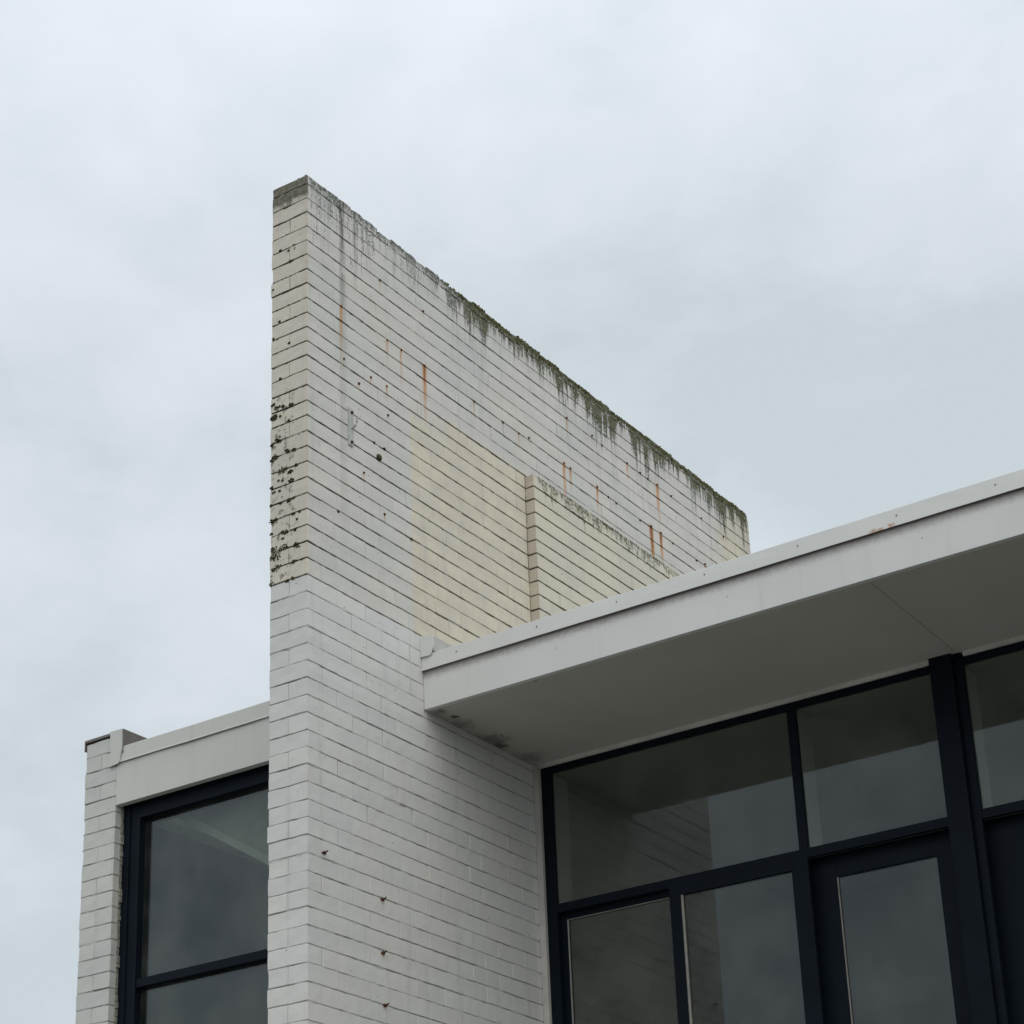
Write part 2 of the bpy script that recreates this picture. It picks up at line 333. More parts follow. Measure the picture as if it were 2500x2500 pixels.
MAT = dict(
    wall=wall_paint('painted_brick'), pier=wall_paint('painted_pier_brick', pier=True), brick=wall_paint('plain_painted_brick', plain=True),
    mortar=mortar_mat('raked_mortar', (.12, .105, .08), (.40, .405, .38)),
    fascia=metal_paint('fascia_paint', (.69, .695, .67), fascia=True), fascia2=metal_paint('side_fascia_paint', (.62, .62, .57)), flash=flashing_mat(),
    soffit=soffit_mat(), navy=navy('navy_paint'), glass=glass_mat('window_glass', .075, .80), glass2=glass_mat('side_window_glass', .08, .95),
    trim=simple('trim_paint', (.52, .51, .47), .6, 20, .2), bead=simple('glazing_bead_paint', (.30, .29, .26), .7, 60, .4),
    moss=growth('moss_growth', (.05, .058, .018), (.17, .17, .085), (.28, .27, .22)), lichen=growth('lichen_crust', (.022, .022, .01), (.09, .085, .035), (.16, .15, .09)),
    rust=simple('rusty_iron', (.085, .035, .02), .9, 200, .9, .5), strap=simple('painted_strap', (.48, .49, .46), .6, 60, .4),
    asphalt=simple('asphalt', (.065, .064, .062), .9, 60, .6), concrete=simple('concrete_paving', (.20, .195, .18), .85, 30, .4),
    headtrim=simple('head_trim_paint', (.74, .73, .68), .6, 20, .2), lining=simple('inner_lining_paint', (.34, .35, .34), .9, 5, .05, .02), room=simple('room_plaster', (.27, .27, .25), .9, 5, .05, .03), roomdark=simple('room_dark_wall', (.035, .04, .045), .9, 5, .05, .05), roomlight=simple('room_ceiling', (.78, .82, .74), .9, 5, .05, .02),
    roof=simple('roof_sheet', (.30, .31, .31), .5, 10, .2), coping=simple('coping_metal', (.20, .185, .17), .6, 40, .4), putty=simple('old_putty', (.30, .30, .25), .9, 80, .9, .3))

# ------------------------------------------------------------------ mesh helpers
def mesh_obj(name, V, F, mats, parent=None, smooth=False, mi=None, attrs=None, origin=None):
    """vertices are given with z measured from the wall's top; the object keeps its origin at `origin`"""
    V = np.asarray(V, float) + np.array([0, 0, G])
    o0 = np.array(origin if origin is not None else (parent['base'] if parent is not None and 'base' in parent else (0, 0, 0)), float)
    me = bpy.data.meshes.new(name); me.from_pydata((V-o0).tolist(), [], F if isinstance(F, list) else F.tolist())
    for mt in (mats if isinstance(mats, (list, tuple)) else [mats]): me.materials.append(mt)
    if mi is not None: me.polygons.foreach_set('material_index', np.asarray(mi, np.int32))
    if smooth: me.polygons.foreach_set('use_smooth', np.ones(len(me.polygons), bool))
    if attrs:
        for k, v in attrs.items():
            a = me.attributes.new(k, 'FLOAT', 'POINT'); a.data.foreach_set('value', np.asarray(v, np.float32))
    me.update()
    o = bpy.data.objects.new(name, me); S.collection.objects.link(o)
    if parent is not None:
        o.parent = parent
        pb = np.array(parent['base'], float); o.location = tuple(o0-pb)
        o['base'] = tuple(o0)
    else:
        o.location = tuple(o0); o['base'] = tuple(o0)
    return o
def empty(name, loc):
    o = bpy.data.objects.new(name, None); S.collection.objects.link(o); o.location = loc; o['base'] = tuple(float(v) for v in loc); o.empty_display_size = .3
    return o
def tag(o, label=None, cat=None, group=None, kind=None):
    for k, v in (('label', label), ('category', cat), ('group', group), ('kind', kind)):
        if v: o[k] = v
    return o
class MB:
    def __init__(s): s.V = []; s.F = []; s.mi = []
    def poly(s, V, F, mi=0):
        b = len(s.V); s.V += [tuple(v) for v in V]; s.F += [[b+i for i in f_] for f_ in F]; s.mi += [mi]*len(F); return s
    def box(s, x0, x1, y0, y1, z0, z1, mi=0, c=0.):
        if c <= 0:
            V = [(x, y, z) for x in (x0, x1) for y in (y0, y1) for z in (z0, z1)]
            F = [(0, 1, 3, 2), (4, 6, 7, 5), (0, 4, 5, 1), (2, 3, 7, 6), (0, 2, 6, 4), (1, 5, 7, 3)]
            return s.poly(V, F, mi)
        V, F, _ = rbox(x0, x1, y0, y1, z0, z1, c, (0, 0, 0)); return s.poly(V, F, mi)
    def tube(s, pts, r, n=8, mi=0):
        pts = [np.array(p, float) for p in pts]; V = []; F = []
        for i, p in enumerate(pts):
            d = pts[min(i+1, len(pts)-1)]-pts[max(i-1, 0)]; d /= np.linalg.norm(d)
            a = np.cross(d, (0, 0, 1) if abs(d[2]) < .9 else (1, 0, 0)); a /= np.linalg.norm(a); b = np.cross(d, a)
            rr_ = r[i] if isinstance(r, (list, tuple)) else r
            V += [p+rr_*(math.cos(2*math.pi*k/n)*a+math.sin(2*math.pi*k/n)*b) for k in range(n)]
        for i in range(len(pts)-1):
            for k in range(n): F.append((i*n+k, i*n+(k+1) % n, (i+1)*n+(k+1) % n, (i+1)*n+k))
        F += [tuple(range(n))[::-1], tuple((len(pts)-1)*n+k for k in range(n))]
        return s.poly(V, F, mi)
    def build(s, name, mats, parent=None, **k): return mesh_obj(name, s.V, s.F, mats, parent, mi=s.mi, **k)

_tpl = {}
def template(nx, ny, nz):
    """surface grid of a box; indices into three coordinate lists of nx+1, ny+1, nz+1 entries"""
    key = (nx, ny, nz)
    if key in _tpl: return _tpl[key]
    idx = {}; I = []
    def vid(i, j, k):
        if (i, j, k) not in idx: idx[(i, j, k)] = len(I); I.append((i, j, k))
        return idx[(i, j, k)]
    F = []
    for j in range(ny):
        for k in range(nz):
            F.append((vid(0, j, k), vid(0, j, k+1), vid(0, j+1, k+1), vid(0, j+1, k)))
            F.append((vid(nx, j, k), vid(nx, j+1, k), vid(nx, j+1, k+1), vid(nx, j, k+1)))
    for i in range(nx):
        for k in range(nz):
            F.append((vid(i, 0, k), vid(i+1, 0, k), vid(i+1, 0, k+1), vid(i, 0, k+1)))
            F.append((vid(i, ny, k), vid(i, ny, k+1), vid(i+1, ny, k+1), vid(i+1, ny, k)))
    for i in range(nx):
        for j in range(ny):
            F.append((vid(i, j, 0), vid(i, j+1, 0), vid(i+1, j+1, 0), vid(i+1, j, 0)))
            F.append((vid(i, j, nz), vid(i+1, j, nz), vid(i+1, j+1, nz), vid(i, j+1, nz)))
    _tpl[key] = (np.array(I), np.array(F)); return _tpl[key]
def wav(P, s, ph):
    return (np.sin(P[:, 0]*s[0]+ph[0]+np.sin(P[:, 1]*s[1]*.7+ph[1])*1.3)+np.sin(P[:, 1]*s[1]+ph[1]+np.sin(P[:, 2]*s[2]*.8+ph[2]))+np.sin(P[:, 2]*s[2]+ph[2]+P[:, 0]*s[0]*.6))/3
def rbox(x0, x1, y0, y1, z0, z1, c, sub, wob=0.):
    lo = np.array([x0, y0, z0]); hi = np.array([x1, y1, z1]); ax = []
    for a in range(3):
        inner = np.linspace(lo[a]+c, hi[a]-c, sub[a]+2)
        ax.append(np.concatenate([[lo[a]], inner, [hi[a]]]))
    I, F = template(*(len(a)-1 for a in ax))
    P = np.stack([ax[a][I[:, a]] for a in range(3)], 1)
    Q = np.clip(P, lo+c, hi-c); D = P-Q; L = np.linalg.norm(D, axis=1, keepdims=True)
    ext = [((I[:, a] == 0) | (I[:, a] == len(ax[a])-1)) for a in range(3)]
    P = Q+c*D/np.maximum(L, 1e-9)
    edge = ext[2] & (ext[0] | ext[1])     # along the bed joints
    bed = ext[2].astype(float)
    if rng.rand() < .75: bed = np.maximum(bed, (ext[1] & ext[0])*rng.uniform(.3, 1.))
    if wob:
        ph = (x0*3.1+z0*17, y0*5.7+z0*29, z0*41)
        w1 = wav(P, (60, 60, 70), ph); w2 = wav(P+5, (170, 170, 160), ph)
        P = P+np.stack([w1, wav(P+2, (60, 60, 70), ph), w2*0+w1*.6+w2*1.5], 1)*wob
    return P, F, bed

# heights of the bed joints, read course by course down the wall (metres below the top)
BED = [0, -.093, -.181, -.266, -.352, -.437, -.523, -.609, -.692, -.779, -.864, -.949, -1.031, -1.112, -1.196, -1.283, -1.369, -1.453, -1.54, -1.623, -1.708, -1.795, -1.881,
       -1.967, -2.054, -2.142, -2.228, -2.316, -2.404, -2.495, -2.584, -2.672, -2.76, -2.847, -2.934, -3.021, -3.109, -3.194, -3.276, -3.36, -3.447, -3.532, -3.616, -3.703,
       -3.787, -3.872, -3.954, -4.038, -4.124, -4.21, -4.297, -4.383]
while BED[-1] > -G+.05: BED.append(max(BED[-1]-.0862, -G))

def perp_e(y, hi):
    u = rng.rand()
    if not hi: return -.0004-.0016*u if u > .35 else .0016
    return .0014*u if y > .85 else .0008+.0016*u
class Bricks:
    def __init__(s): s.V = []; s.F = []; s.n = 0; s.mi = []; s.tone = []; s.edge = []
    def add(s, P, F, mi=0, tone=.5, edge=None):
        s.V.append(P); s.F.append(np.asarray(F)+s.n); s.n += len(P); s.mi.append(np.full(len(F), mi)); s.tone.append(np.full(len(P), tone))
        s.edge.append(np.zeros(len(P)) if edge is None else edge)
    def brick(s, x0, x1, y0, y1, z0, z1, fine=True, c=.003, wob=.0009):
        o = rng.normal(0, .0005, 3)
        sub = (2 if x1-x0 < .2 else 4, max(1, int((y1-y0)/.035)), 1) if fine else (0, 0, 0)
        P, F, e = rbox(x0+o[0], x1+o[0], y0+o[1], y1+o[1], z0+o[2], z1+o[2], c, sub, wob)
        s.add(P, F, 0, rng.rand(), e)
    def core(s, x0, x1, y0, y1, z0, z1):
        m = MB().box(x0, x1, y0, y1, z0, z1); s.add(np.array(m.V), m.F, 1, tone=0.)
    def joint(s, A, Bp, nrm, z, hi):
        """pointing in one bed joint: a strip whose depth wanders, nearly flush where mortar and paint fill it"""
        A = np.array(A, float); Bp = np.array(Bp, float); nrm = np.array(nrm, float); n = max(2, int(np.linalg.norm(Bp-A)/.016)); t = np.linspace(0, 1, n+1)
        w = np.convolve(rng.rand(n+13), np.ones(7)/7, 'valid')[:n+1]; w = np.clip((w-.5)*3.6+.46, 0, 1); w = np.clip(w+rng.normal(0, .13, n+1), 0, 1)
        fl = rng.uniform(.2, 1)
        d = (.0028+.0062*w) if hi else (.0012+.0042*w*fl)
        P = A+(Bp-A)*t[:, None]-nrm*d[:, None]
        V = np.concatenate([P+[0, 0, z-.0075], P+[0, 0, z+.0075]]); F = [(i, i+1, n+2+i, n+1+i) for i in range(n)]
        tone = np.clip(1.15-w*1.7, 0, 1)*(.8 if hi else .95); tone = np.concatenate([tone, tone])
        s.V.append(V); s.F.append(np.array(F)+s.n); s.n += len(V); s.mi.append(np.full(len(F), 1)); s.tone.append(tone); s.edge.append(np.zeros(len(V)))
    def build(s, name, mats, parent):
        return mesh_obj(name, np.concatenate(s.V), np.concatenate(s.F), mats, parent, smooth=False, mi=np.concatenate(s.mi), attrs={'tone': np.concatenate(s.tone), 'edge': np.concatenate(s.edge)})

# ------------------------------------------------------------------ setting
g = mesh_obj('ground', [(-400, -400, -G), (400, -400, -G), (400, 400, -G), (-400, 400, -G)], [(0, 1, 2, 3)], MAT['asphalt']); tag(g, kind='structure')
p = MB().box(-30, 30, -3.2, 14, -G+.004, -G+.13).build('pavement', MAT['concrete']); tag(p, kind='structure')

# ------------------------------------------------------------------ the tall brick wall
wall = tag(empty('brick_wall', (0, 2.4, .13)), 'tall thin white painted brick wall rising above the roofs, mossy along its top', 'brick wall', kind='thing')
CAP = []
B = Bricks(); YE = 4.815; TH = .229
for k in range(1, len(BED)):
    zt, zb = BED[k-1], BED[k]
    hi = zb > -2.35; gap = (.0052 if hi else .0040)*rng.uniform(.75, 1.25)
    fine = k <= 56
    z0, z1 = zb+gap/2, zt-gap/2
    perps = [(.105 if k % 2 else .222)+.236*j for j in range(21)]
    perps = [q+rng.normal(0, .004) for q in perps if q < YE-.06]
    if k == 1: perps = [.168, .270]+[.378+.113*j+rng.normal(0, .004) for j in range(39)]
    e0 = .0022 if hi else -.0006
    ys = [0]+perps+[YE+rng.normal(0, .004)]
    front = rng.normal(0, .001)
    for j in range(len(ys)-1):
        a, b = ys[j], ys[j+1]
        if j: a -= perp_e(a, hi)
        if j < len(ys)-2: b += perp_e(b, hi)
        zz1 = z1
        if k == 1:                                # worn, uneven capping course
            zz1 = -.035+rng.uniform(-.009, .010) if j else -.033
            g_ = rng.uniform(.001, .005) if rng.rand() < .6 else -.001
            CAP.append((ys[j+1], zz1))
            a, b = ys[j]+(g_ if j else 0), ys[j+1]-(g_ if j < len(ys)-2 else 0)
        a += front if j == 0 else 0
        end = j == len(ys)-2 or j == 0
        if j == 0 and k % 2:                      # one stretcher across the end of the wall
            B.brick(-TH+rng.normal(0, .002), 0, a, b, z0, zz1, fine, c=.003 if k > 1 else .007, wob=.0016 if k > 1 else .0028); continue
        if j == 1 and k == 1: pass
        B.brick(-.112, 0, a, b, z0, zz1, fine, c=.003 if k > 1 else .008, wob=.0012 if k > 1 else .0032)
        B.brick(-TH+(rng.normal(0, .003) if j == 0 else 0), -.112-.001, a, b, z0, zz1, fine and j < 2, wob=.0016 if k > 1 else .003)
dp = .0115
for k in range(1, min(len(BED)-1, 58)):
    z = BED[k]; hi = z > -2.33
    B.joint((0, .0, 0), (0, YE, 0), (1, 0, 0), z, hi); B.joint((-TH, .0, 0), (0, .0, 0), (0, -1, 0), z, hi); B.joint((0, YE, 0), (-TH, YE, 0), (0, 1, 0), z, hi)
B.core(-TH+dp, -dp, dp, YE-dp, -2.33, -.05); B.core(-TH+.0072, -.0064, .0072, YE-.0064, -G+.01, -2.33)
body = B.build('brickwork', [MAT['wall'], MAT['mortar']], wall)
# the pier bonded to its side
B = Bricks(); PX, PY0, PY1 = .056, 1.970, 4.45
for k in range(12, len(BED)):
    zt, zb = BED[k-1], BED[k]
    if k > 29: break
    perps = [PY0+(.115 if k % 2 else .222)+.236*j for j in range(20)]
    ys = [PY0]+[q+rng.normal(0, .004) for q in perps if q < PY1-.05]+[PY1]
    for j in range(len(ys)-1):
        a = ys[j]-(.0026 if j else 0); b = ys[j+1]+(.0026 if j < len(ys)-2 else 0)
        t = zt-.0035 if k > 12 else zt-.001+rng.uniform(-.006, .006)
        B.brick(-.004, PX, a, b, zb+.0035, t, True, wob=.001 if k > 12 else .0028)
B.core(-.003, PX-.007, PY0+.007, PY1-.007, BED[29], BED[11]-.02)
tag(B.build('pier', [MAT['pier'], MAT['mortar']], wall), 'cream painted brick pier bonded to the side of the tall wall')

# growth: moss along the capping, lichen on the end face
def ico():
    t = (1+5**.5)/2
    V = np.array([(-1, t, 0), (1, t, 0), (-1, -t, 0), (1, -t, 0), (0, -1, t), (0, 1, t), (0, -1, -t), (0, 1, -t), (t, 0, -1), (t, 0, 1), (-t, 0, -1), (-t, 0, 1)], float)
    F = [(0, 11, 5), (0, 5, 1), (0, 1, 7), (0, 7, 10), (0, 10, 11), (1, 5, 9), (5, 11, 4), (11, 10, 2), (10, 7, 6), (7, 1, 8), (3, 9, 4), (3, 4, 2), (3, 2, 6), (3, 6, 8), (3, 8, 9), (4, 9, 5), (2, 4, 11), (6, 2, 10), (8, 6, 7), (9, 8, 1)]
    V /= np.linalg.norm(V[0]); Vl = V.tolist(); c = {}; F2 = []
    def mid(a, b):
        k = (min(a, b), max(a, b))
        if k not in c: m = (np.array(Vl[a])+np.array(Vl[b])); c[k] = len(Vl); Vl.append((m/np.linalg.norm(m)).tolist())
        return c[k]
    for a, b, d in F: ab, bd, da = mid(a, b), mid(b, d), mid(d, a); F2 += [(a, ab, da), (b, bd, ab), (d, da, bd), (ab, bd, da)]
    return np.array(Vl), np.array(F2)
IV, IF = ico()
class Lumps:
    def __init__(s): s.V = []; s.F = []; s.n = 0
    def add(s, c, r):
        P = IV*(1+rng.uniform(-.22, .22, (len(IV), 1)))*np.array(r)+np.array(c); s.V.append(P); s.F.append(IF+s.n); s.n += len(P)
    def build(s, name, mat, parent): return mesh_obj(name, np.concatenate(s.V), np.concatenate(s.F), mat, parent, smooth=True)
def cap(y): return next((z for e_, z in CAP if y < e_), -.035)
L = Lumps()
for i in range(4200):
    y = 1.15+3.63*rng.rand()**.9
    if y < 1.6 and rng.rand() > (y-1.1)*1.8: continue
    thick = .6+.4*math.sin(y*5.1+1)*math.sin(y*2.3)
    if rng.rand() < .55:
        dz = abs(rng.normal(0, .017))*thick; L.add((-.0015, y, cap(y)-.004-dz), (.002+.002*rng.rand(), .0025+.005*rng.rand(), .0025+.006*rng.rand()))
    else:
        s_ = rng.rand(); L.add((-.006-.21*s_**1.5, y, cap(y)+.0005+rng.normal(0, .0012)), (.005+.006*rng.rand(), .005+.007*rng.rand(), .002+.0035*rng.rand()))
for i in range(260):                              # thin grey crust on the rest of the capping
    y = .01+rng.rand()*1.5; L.add((-.012-.2*rng.rand(), y, cap(y)-.0005), (.008, .006+.008*rng.rand(), .002+.002*rng.rand()))
mo = L.build('moss', MAT['moss'], wall); mo['kind'] = 'stuff'
L = Lumps()
for i in range(900):
    y = 2.02+1.5*rng.rand()
    L.add((PX-.002-.04*rng.rand()**2, y, BED[11]-.002-abs(rng.normal(0, .006))), (.002+.002*rng.rand(), .0025+.004*rng.rand(), .0025+.005*rng.rand()))
mo = L.build('moss', MAT['lichen'], wall); mo['kind'] = 'stuff'
L = Lumps()
LICH = [(-.21, -1.396, .018), (-.223, -1.551, .01), (-.179, -1.532, .02), (-.2, -1.62, .016), (-.229, -1.634, .009), (-.126, -1.611, .012), (-.082, -1.619, .01), (-.156, -1.708, .022), (-.104, -1.733, .014),
        (-.065, -1.709, .01), (-.104, -1.783, .017), (-.177, -1.758, .005), (-.155, -1.766, .005), (-.221, -1.785, .009), (-.173, -1.816, .007), (-.208, -1.813, .008), (-.112, -1.886, .013), (-.086, -1.883, .007),
        (-.168, -1.886, .009), (-.225, -1.883, .009), (-.211, -1.973, .021), (-.086, -1.969, .01), (-.048, -1.97, .007), (-.063, -2.006, .005), (-.133, -2.054, .014), (-.154, -2.047, .008), (-.073, -2.058, .01),
        (-.223, -2.037, .008), (-.15, -2.082, .007), (-.21, -2.119, .017), (-.197, -2.168, .026), (-.145, -2.132, .021), (-.064, -2.146, .02), (-.081, -2.229, .014), (-.179, -2.232, .021), (-.205, -2.239, .009),
        (-.03, -2.23, .005), (-.217, -2.308, .014), (-.089, -2.314, .009), (-.123, -2.318, .009), (-.21, -1.394, .018), (-.189, -1.347, .016), (-.22, -1.32, .012), (-.153, -1.352, .009), (-.101, -1.359, .01),
        (-.118, -1.446, .008), (-.172, -1.188, .007), (-.218, -.938, .006), (-.115, -1.002, .006), (-.22, -.648, .006), (-.107, -.521, .008), (-.117, -.454, .008), (-.176, -.429, .006), (-.085, -.434, .006),
        (-.08, -.457, .006), (-.178, -.853, .006), (-.171, -1.4, .005)]
for x, z, r in LICH:
    for i in range(int(8+r*1100)):
        a = rng.rand()*6.28; q = r*rng.rand()**.6*1.12
        L.add((max(x, -.222)+q*math.cos(a)*1.15, -.001, z+q*math.sin(a)*.75), (.0022+.003*rng.rand(), .0015+.0022*rng.rand(), .002+.0026*rng.rand()))
for i in range(150):                              # bits of crust caught in the open joints
    k = rng.randint(2, 28); L.add((-.225+.21*rng.rand()**1.3, .001, BED[k]+rng.normal(0, .002)), (.004, .0025, .003))
li = L.build('lichen', MAT['lichen'], wall); li['kind'] = 'stuff'

# rusty fixings
for (y, z, Ln, w, a) in RUST:
    r = .0060+.0015*rng.rand()
    MB().tube([(-.004, y, z), (.003, y, z+.0005), (.007, y+.0005, z)], [r*.8, r, r*.7], 8).build('nail', MAT['rust'], wall, origin=(0, y, z+G))
for (y, z) in [(2.903, -.695), (2.995, -.699), (3.283, -.699), (3.691, -.697), (3.999, -.699), (3.325, -.347), (3.42, -.349), (1.758, -.697), (.848, -1.796), (.24, -1.887), (.629, -1.366), (.541, -1.369)]:
    b = MB(); b.tube([(-.004, y-.012, z), (.002, y, z), (-.004, y+.014, z-.001)], [.004, .0075, .003], 7); b.build('wall_plug', MAT['lichen'], wall, origin=(0, y, z+G))
b = MB(); b.tube([(-.004, .58, -1.439), (.006, .58, -1.439), (.014, .579, -1.441)], [.022, .019, .009], 9); b.build('anchor_stub', MAT['lichen'], wall, origin=(0, .58, -1.439+G))
for (y, z) in HOOKS:
    b = MB(); b.tube([(-.004, y, z), (.010, y, z-.002), (.017, y+.003, z+.003), (.020, y+.008, z+.008)], [.007, .006, .004, .003], 8); b.tube([(.0, y-.012, z-.003), (.004, y, z), (.002, y+.014, z-.004)], [.003, .008, .003], 7)
    b.build('hook', MAT['rust'], wall, origin=(0, y, z+G))
b = MB(); b.box(.002, .008, .326, .362, -1.476, -1.262, c=.0015); b.box(-.002, .003, .322, .326, -1.478, -1.258)
br_ = b.build('bracket', MAT['strap'], wall)
b = MB(); b.tube([(.006, .350, -1.376), (.018, .349, -1.374), (.032, .348, -1.364), (.042, .347, -1.348), (.043, .346, -1.334), (.038, .345, -1.326)], [.005, .0055, .006, .006, .006, .005], 9); b.build('hook', MAT['strap'], br_)
for (y, z) in ((.347, -1.286), (.344, -1.457)):
    b = MB(); b.tube([(.004, y, z), (.012, y, z), (.018, y+.001, z-.002)], [.010, .009, .005], 6); b.build('bolt', MAT['rust'], br_)

# ------------------------------------------------------------------ main building on the right
bld = tag(empty('building', (4.2, 6, .13)), 'flat roofed building with a deep white fascia, shaded soffit and navy framed windows', 'building')
XR = 8.0; YF = .927; ZB = -2.718; YB = 11.
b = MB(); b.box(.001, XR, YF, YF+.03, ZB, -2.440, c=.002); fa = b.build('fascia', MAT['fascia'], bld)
# folded metal flashing over the fascia, standing off its face
b = MB()
nseg = 60; xs = np.linspace(.001, XR, nseg+1); prof = [(YF-.004, -2.424), (YF-.010, -2.428), (YF-.013, -2.470), (YF-.0155, -2.512), (YF-.0145, -2.513), (YF-.012, -2.51), (YF-.003, -2.43)]
V = []; 
for i, x in enumerate(xs):
    w = .0012*math.sin(x*3.1)+.0008*math.sin(x*9.7)+.0006*math.sin(x*23)
    V += [(x, y+w*(1 if z < -2.45 else .3), z+w*.8) for y, z in prof]
n = len(prof); F = [(i*n+k, i*n+(k+1) % n, (i+1)*n+(k+1) % n, (i+1)*n+k) for i in range(nseg) for k in range(n)]
F += [tuple(range(n))[::-1], tuple(nseg*n+k for k in range(n))]
b.poly(V, F); b.build('flashing', MAT['flash'], fa)
# upstand where the flashing meets the brick wall, with its folded lower corner
b = MB(); y0, y1 = YF-.022, YF-.016
out = [(.001, -2.324), (.078, -2.335), (.083, -2.400), (.070, -2.418), (.066, -2.434), (.056, -2.442), (.001, -2.439)]
V = [(x, y0, z) for x, z in out]+[(x, y1, z) for x, z in out]; n = len(out)
b.poly(V, [tuple(range(n))[::-1], tuple(range(n, 2*n))]+[(k, (k+1) % n, n+(k+1) % n, n+k) for k in range(n)])
b.build('upstand', MAT['flash'], fa)
MB().box(.001, .081, YF-.014, 1.9, -2.42, -2.337, c=.004).build('upstand', MAT['trim'], fa)
YW = 1.935; YG = YW+.016; D1 = YW+.026; ZI = -2.728
b = MB(); V = [(x, y, z) for x in (.001, XR) for y, z in ((YF+.03, ZB+.001), (YW+.02, ZI), (YW+.02, ZI+.02), (YF+.03, ZB+.021))]
for k in range(16):
    x = .22+.47*k+rng.normal(0, .01)
    MB().tube([(x, YF-.006, -2.462), (x, YF-.0165, -2.462)], .0032, 6).build('screw', MAT['coping'], fa)
    if k % 2: MB().tube([(x+.1, YF+.002, -2.60), (x+.1, YF-.0012, -2.60)], .0028, 6).build('screw', MAT['coping'], fa)
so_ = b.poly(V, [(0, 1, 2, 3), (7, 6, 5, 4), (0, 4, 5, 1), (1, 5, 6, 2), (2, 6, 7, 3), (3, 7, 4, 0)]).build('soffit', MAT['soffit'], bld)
b = MB(); V = [(x, y, z) for x in (2.3992, 2.4032) for y, z in ((YF+.034, ZB-.0005), (YW-.045, ZI-.0003), (YW-.045, ZI+.012), (YF+.034, ZB+.012))]
b.poly(V, [(0, 1, 2, 3), (7, 6, 5, 4), (0, 4, 5, 1), (1, 5, 6, 2), (2, 6, 7, 3), (3, 7, 4, 0)]).build('sheet_joint', simple('joint_filler', (.38, .37, .33), .8, 60, .5), so_)
b = MB(); b.box(.001, XR, YF+.03, YB, ZB+.03, -2.47); b.build('roof', MAT['roof'], bld)
for xa, xb in ((.038, 2.262), (2.430, XR-.25)): MB().box(xa, xb, YW-.014, YW+.03, -2.7485, ZI+.004).build('head_trim', MAT['headtrim'], bld)
MB().box(.001, .0365, YW-.022, YW+.03, -G+.2, ZI+.004, c=.002).build('cover_strip', MAT['trim'], bld)
fr = MB(); ZS = -5.6
fr.box(.0370, .098, YW, D1, ZS, -2.749, c=.0015)                      # jamb at the wall
for (xa, xb) in ((.098, 2.264), (2.417, 4.56), (4.71, 6.86)):
    fr.box(xa, xb, YW, D1, -2.782, -2.7495)                           # head
    fr.box(xa, xb, YW+.001, D1-.001, -3.560, -3.513, c=.0015)         # transom
for x in (0, 2.32, 4.613):
    fr.box(x+.763, x+.825, YW+.0005, D1-.0005, ZS, -3.559, c=.0015)    # lower mullion
    fr.box(x+1.491, x+1.536, YW+.0005, D1-.0005, -3.5125, -2.7825)     # upper mullion
    fr.box(x+1.441, x+1.530, YW+.0004, D1, ZS, -3.559, c=.0015)        # lower mullion beside the door
    fr.box(x+.825, x+1.441, YW+.002, D1-.002, -3.607, -3.560)          # rail over the fixed light
wf = fr.build('window_frame', MAT['navy'], bld)
for x in (2.264, 4.56, 6.86):
    b = MB(); b.box(x, x+.112, YW-.032, YW+.08, -G+.2, ZI+.003, c=.002); b.box(x+.112, x+.153, YW-.003, D1+.01, ZS, -2.7495, c=.002); b.box(x+.112, x+.153, YW-.012, YW+.03, -2.7485, ZI+.004)
    o = b.build('post', MAT['navy'], bld)
def pane(par, xa, xb, za, zb, y, mat='glass'):
    b = MB().box(xa, xb, y, y+.005, za, zb); return b.build('pane', MAT[mat], par)
for x in (0, 2.32, 4.613):
    L0 = x+.098
    pane(wf, L0, x+1.491, -3.513, -2.782, YG); pane(wf, x+1.536, x+2.262, -3.513, -2.782, YG)
    pane(wf, x+.825, x+1.441, ZS, -3.607, YG)
    b = MB(); b.box(x+.825, x+.838, YG-.012, YG-.001, ZS, -3.607, c=.002); b.build('glazing_bead', MAT['bead'], wf)
    # opening sash, set back from the frame
    if x == 0:
        ys = YW+.040
        b = MB(); a0, a1 = L0-.03, x+.800; b.box(a0, x+.131, ys, ys+.035, ZS, -3.545, c=.002); b.box(x+.131, a1, ys, ys+.035, -3.593, -3.545); b.box(x+.775, a1, ys, ys+.035, ZS, -3.593)
        sa = b.build('sash', MAT['navy'], bld)
        pane(sa, x+.131, x+.775, ZS, -3.593, ys+.012)
        MB().box(x+.131, x+.137, ys+.004, ys+.011, ZS, -3.593).build('glazing_bead', MAT['bead'], sa)
        MB().box(x+.137, x+.775, ys+.004, ys+.011, -3.597, -3.593).build('glazing_bead', MAT['bead'], sa)
    else:                                         # in the further bays this place is taken by a second door
        yd = YW+.075
        b = MB(); b.box(x+.06, x+.330, yd, yd+.035, ZS, -3.545, c=.002); b.box(x+.330, x+.83, yd, yd+.035, -3.68, -3.545, c=.002); b.box(x+.700, x+.83, yd, yd+.035, ZS, -3.68)
        do = b.build('door', MAT['navy'], bld); pane(do, x+.330, x+.700, ZS, -3.68, yd+.012)
    # door, set well back
    yd = YW+.075
    b = MB(); b.box(x+1.45, x+1.638, yd, yd+.035, ZS, -3.545, c=.002); b.box(x+1.638, x+2.30, yd, yd+.035, -3.662, -3.545, c=.002); b.box(x+2.150, x+2.30, yd, yd+.035, ZS, -3.662)
    do = b.build('door', MAT['navy'], bld)
    pane(do, x+1.638, x+2.150, ZS, -3.662, yd+.012)
    MB().box(x+1.638, x+1.643, yd+.004, yd+.0115, ZS, -3.662).build('glazing_bead', MAT['bead'], do)
